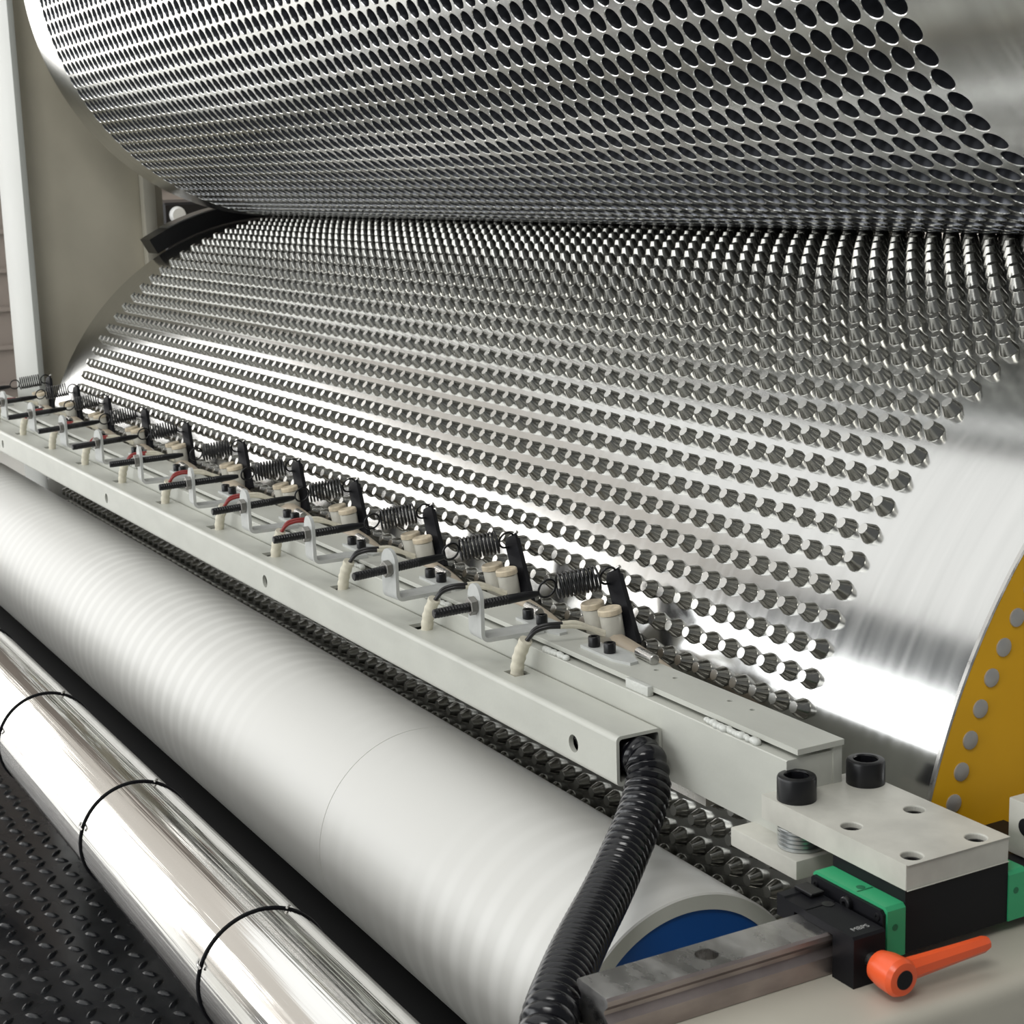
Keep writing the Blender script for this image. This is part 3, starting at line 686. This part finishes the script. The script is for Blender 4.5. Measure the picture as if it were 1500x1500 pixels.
# ------------------------------------------------------------------ linear rail, carriage, clamp with lever
ry0, ry1 = -0.1745, 0.62; rxc = .2475
prof = [(-.017, -.0715), (-.017, -.060), (-.0125, -.056), (-.0125, -.0535), (-.0165, -.0495), (-.0165, -.0465), (-.0150, -.0450), (.0150, -.0450), (.0165, -.0465), (.0165, -.0495), (.0125, -.0535), (.0125, -.056), (.017, -.060), (.017, -.0715)]
prof = [(rxc + p[0], p[1]) for p in prof]
rail = thing('guide_rail', 'ground steel linear guide rail with counterbored hole, mounted on cream frame', 'rail', (0, 0, 0))
b = nb(); fs = prism(b, prof, 1, ry0, ry1)
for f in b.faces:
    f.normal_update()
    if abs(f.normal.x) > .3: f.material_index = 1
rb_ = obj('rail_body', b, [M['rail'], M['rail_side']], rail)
def cut(o, cutters):
    """real holes: boolean-subtract lathe solids, bake, drop the cutters"""
    me2 = bpy.data.meshes.new('cut'); bb = nb()
    for c in cutters: lathe(bb, *c)
    bmesh.ops.recalc_face_normals(bb, faces=bb.faces[:])
    bb.to_mesh(me2); bb.free(); co = bpy.data.objects.new('cut', me2); C.objects.link(co)
    m = o.modifiers.new('holes', 'BOOLEAN'); m.operation = 'DIFFERENCE'; m.solver = 'EXACT'; m.object = co
    bpy.context.view_layer.update(); dg = bpy.context.evaluated_depsgraph_get()
    nm = bpy.data.meshes.new_from_object(o.evaluated_get(dg)); o.modifiers.clear(); o.data = nm
    bpy.data.objects.remove(co); bpy.data.meshes.remove(me2)
yy = -.0955
cut(rb_, [((rxc, y_, -.0580), (0, 0, 1), [(0, .0072), (.02, .0072)], 28) for y_ in (yy,)])
b = nb(); lathe(b, (rxc, yy, -.0585), (0, 0, 1), [(0, .0062), (.0040, .0062), (.0040, .0034), (.0020, .0034), (.0020, .001)], 24); obj('rail_screw', b, M['steel'], rail, True, 40)

car = thing('linear_carriage', 'black linear carriage block with green end caps under the mounting plate', 'carriage', (0, 0, 0))
b = nb(); prism(b, [(.2125, -.0635), (.2125, -.0230), (.2800, -.0230), (.2800, -.0635), (.2660, -.0635), (.2660, -.0440), (.2290, -.0440), (.2290, -.0635)], 1, .0275, .1115)
obj('block', b, M['blackm'], car)
for y0_, y1_ in ((.0130, .0272), (.1118, .1260)):
    b = nb(); prism(b, [(.2110, -.0635), (.2110, -.0325), (.2130, -.0305), (.2785, -.0305), (.2808, -.0328), (.2808, -.0635), (.2670, -.0635), (.2670, -.0440), (.2280, -.0440), (.2280, -.0635)], 1, y0_, y1_)
    c_ = obj('end_cap', b, M['green'], car); c_['label'] = 'green plastic end cap'
    ym = (y0_ + y1_) / 2
    b = nb(); lathe(b, (.2805, ym - .001, -.0440), (1, 0, 0), [(0, .0022), (.0005, .0022)], 14); obj('side_plug', b, M['green_d'], c_)
    b = nb(); lathe(b, (.2480, ym, -.0307), (0, 0, 1), [(0, .0028), (.0004, .0028)], 16); obj('oil_plug', b, M['green_d'], c_)
    b = nb(); box(b, .2515, .2525, y0_ + .001, y1_ - .001, -.0305, -.0302); obj('groove', b, M['green_d'], c_)
b = nb(); prism(b, [(.2120, -.0625), (.2120, -.0345), (.2140, -.0325), (.2770, -.0325), (.2795, -.0350), (.2795, -.0625), (.2665, -.0625), (.2665, -.0440), (.2285, -.0440), (.2285, -.0625)], 1, .0105, .0129)
wp = obj('wiper_plate', b, M['blackm'], car)
for sx in (.2165, .2745):
    b = nb(); lathe(b, (sx, .0105, -.0375), (0, -1, 0), [(0, .0026), (.0008, .0024), (.0008, .0012), (.0002, .001)], 14); obj('screw', b, M['black'], wp, True)
b = nb(); lathe(b, (.2480, .0105, -.0385), (0, -1, 0), [(0, .0045), (.0030, .0045), (.0036, .0038), (.0036, .002), (.0015, .0015)], 16); obj('grease_nipple', b, M['black'], wp, True)

cl = thing('rail_clamp', 'black manual clamp on the rail with orange lever', 'clamp', (0, 0, 0))
b = nb(); prism(b, [(.2120, -.0530), (.2120, -.0385), (.2190, -.0385), (.2200, -.0395), (.2410, -.0395), (.2410, -.0448), (.2290, -.0448), (.2290, -.0530)], 1, -.0165, .0066)
prism(b, [(.2400, -.0449), (.2400, -.0395), (.2850, -.0395), (.2865, -.0410), (.2865, -.0770), (.2850, -.0785), (.2670, -.0785), (.2670, -.0449)], 1, -.0175, .0066)
obj('body', b, M['blackm'], cl)
b = nb(); box(b, .2130, .2300, -.004, .0066, -.0384, -.0362, .0005, 1); obj('pad', b, M['black'], cl)
b = nb(); lathe(b, (.2410, .0005, -.0395), (0, 0, 1), [(0, .0040), (.0004, .0040), (.0004, .0022), (.0002, .0010)], 16); obj('set_screw', b, M['black'], cl, True)
tx = bpy.data.curves.new('marking', 'FONT'); tx.body = 'MBPS'; tx.size = .0056; tx.extrude = .00005; tx.align_x = 'CENTER'
to = bpy.data.objects.new('marking_curve', tx); C.objects.link(to); bpy.context.view_layer.update()
tm = bpy.data.meshes.new_from_object(to.evaluated_get(bpy.context.evaluated_depsgraph_get())); bpy.data.objects.remove(to)
tm.materials.clear(); tm.materials.append(M['mark']); to = bpy.data.objects.new('marking', tm); C.objects.link(to); to.parent = cl
to.location = (.2790, -.0050, -.03940); to.rotation_euler = (0, 0, PI / 2)
HX, HY, HZ = .2865, -.0045, -.0570
b = nb(); lathe(b, (HX, HY, HZ + .001), (1, 0, 0), [(0, .0045), (.010, .0045)], 16); obj('stud', b, M['steel'], cl, True)
lev = bpy.data.objects.new('clamp_lever', None); C.objects.link(lev); lev.parent = cl; lev['label'] = 'orange clamping lever'
b = nb(); lathe(b, (HX + .0070, HY, HZ), (1, 0, 0), [(0, .0085), (.0006, .0096), (.0080, .0112), (.0190, .0118), (.0220, .0100), (.0226, .0064)], 36)
arm = [(0, .0075, .0062), (.020, .0066, .0055), (.045, .0056, .0050), (.062, .0052, .0047), (.0655, .0040, .0036)]
rings = []
dirv = Vector((0.10, .990, .075)).normalized(); upv = Vector((0, 0, 1)) - dirv * dirv.z; upv.normalize(); sdv = dirv.cross(upv); st = Vector((HX + .0195, HY + .003, HZ - .0005))
for (t_, hh, ww) in arm:
    ring = []
    for k in range(8):
        a = PI / 8 + k * PI / 4; ring.append(b.verts.new(st + dirv * t_ + upv * hh * math.sin(a) + sdv * ww * math.cos(a)))
    rings.append(ring)
for r0, r1_ in zip(rings[:-1], rings[1:]):
    for k in range(8): b.faces.new((r0[k], r0[(k + 1) % 8], r1_[(k + 1) % 8], r1_[k]))
b.faces.new(rings[-1]); b.faces.new(rings[0][::-1])
bmesh.ops.recalc_face_normals(b, faces=b.faces[:])
obj('handle', b, M['orange'], lev, True, 30)
b = nb(); lathe(b, (HX + .0292, HY, HZ), (1, 0, 0), [(0, .0060), (.0008, .0058)], 24); obj('push_button', b, M['blackm'], lev, True)
tx2 = None

# second cream bracket and green cap beyond the carriage (right edge of the photo)
b = nb(); box(b, .2550, .2820, .1360, .175, -.0310, .0060, .001, 2); o = obj('cream_bracket', b, M['plate'], None, True, 40); tag(o, 'cream bracket block just right of the mounting plate, cut by the photo edge', 'bracket')
b = nb(); lathe(b, (.2700, .1359, -.010), (0, -1, 0), [(0, .006), (.0004, .0058)], 24); obj('bore', b, M['blackm'], o)
b = nb(); box(b, .212, .281, .1265, .175, -.0635, -.0320, .0005, 1); obj('base', b, M['blackm'], o)

# ------------------------------------------------------------------ frames
b = nb(); box(b, .200, .330, -.183, 1.15, -.60, -.0720, .012, 5); 
o = obj('machine_frame', b, M['frame'], None, True, 40); tag(o, 'cream machine side frame with rounded edge under the guide rail', 'machine frame')
b = nb(); box(b, .200, .36, -.183, 1.2, ZF, -.60, .004, 1); obj('foot', b, M['frame'], o)
lf = thing('machine_frame', 'tall cream machine side frame with pale front flange at the far left', 'machine frame', (0, 0, ZF))
def fbox(nm, m, *a, bev=.002):
    b = nb(); box(b, a[0], a[1], a[2], a[3], a[4] - ZF, a[5] - ZF, bev, 2); return obj(nm, b, m, lf, True, 40)
fl = fbox('front_flange', M['frame_edge'], -2.385, -2.2045, .1285, .1400, ZF, 1.9)
fbox('web', M['web'], -2.30, -2.262, .1402, .372, ZF, 1.9)
fbox('rear_rib', M['frame'], -2.262, -2.232, .362, .388, ZF, 1.9, bev=.008)
fbox('rear_flange', M['frame'], -2.385, -2.262, .3722, .409, ZF, 1.9)
fbox('side_web', M['web'], -2.385, -2.345, .1402, .372, ZF, 1.9)
fbox('lower_web', M['frame'], -2.35, -2.265, .4092, 1.15, ZF, .24)
fbox('upper_web', M['frame'], -2.35, -2.265, .4092, 1.15, .46, 1.9)
fbox('rear_column', M['frame'], -2.385, -2.25, 1.1502, 1.22, ZF, 1.9)
# background pieces seen through the gap between the drums
bx = thing('dark_cabinet', 'dark machine housing seen through the gap between frame and drums', 'cabinet', (-3.3, .9, ZF))
b = nb(); box(b, -.30, .25, -.24, .55, 0, .352 - ZF, .006, 1); obj('housing', b, M['dark'], bx)
b = nb(); lathe(b, (.2505, -.205, .322 - ZF), (1, 0, 0), [(0, .021), (.012, .016)], 24); obj('reflector', b, M['lamp'], bx, True)
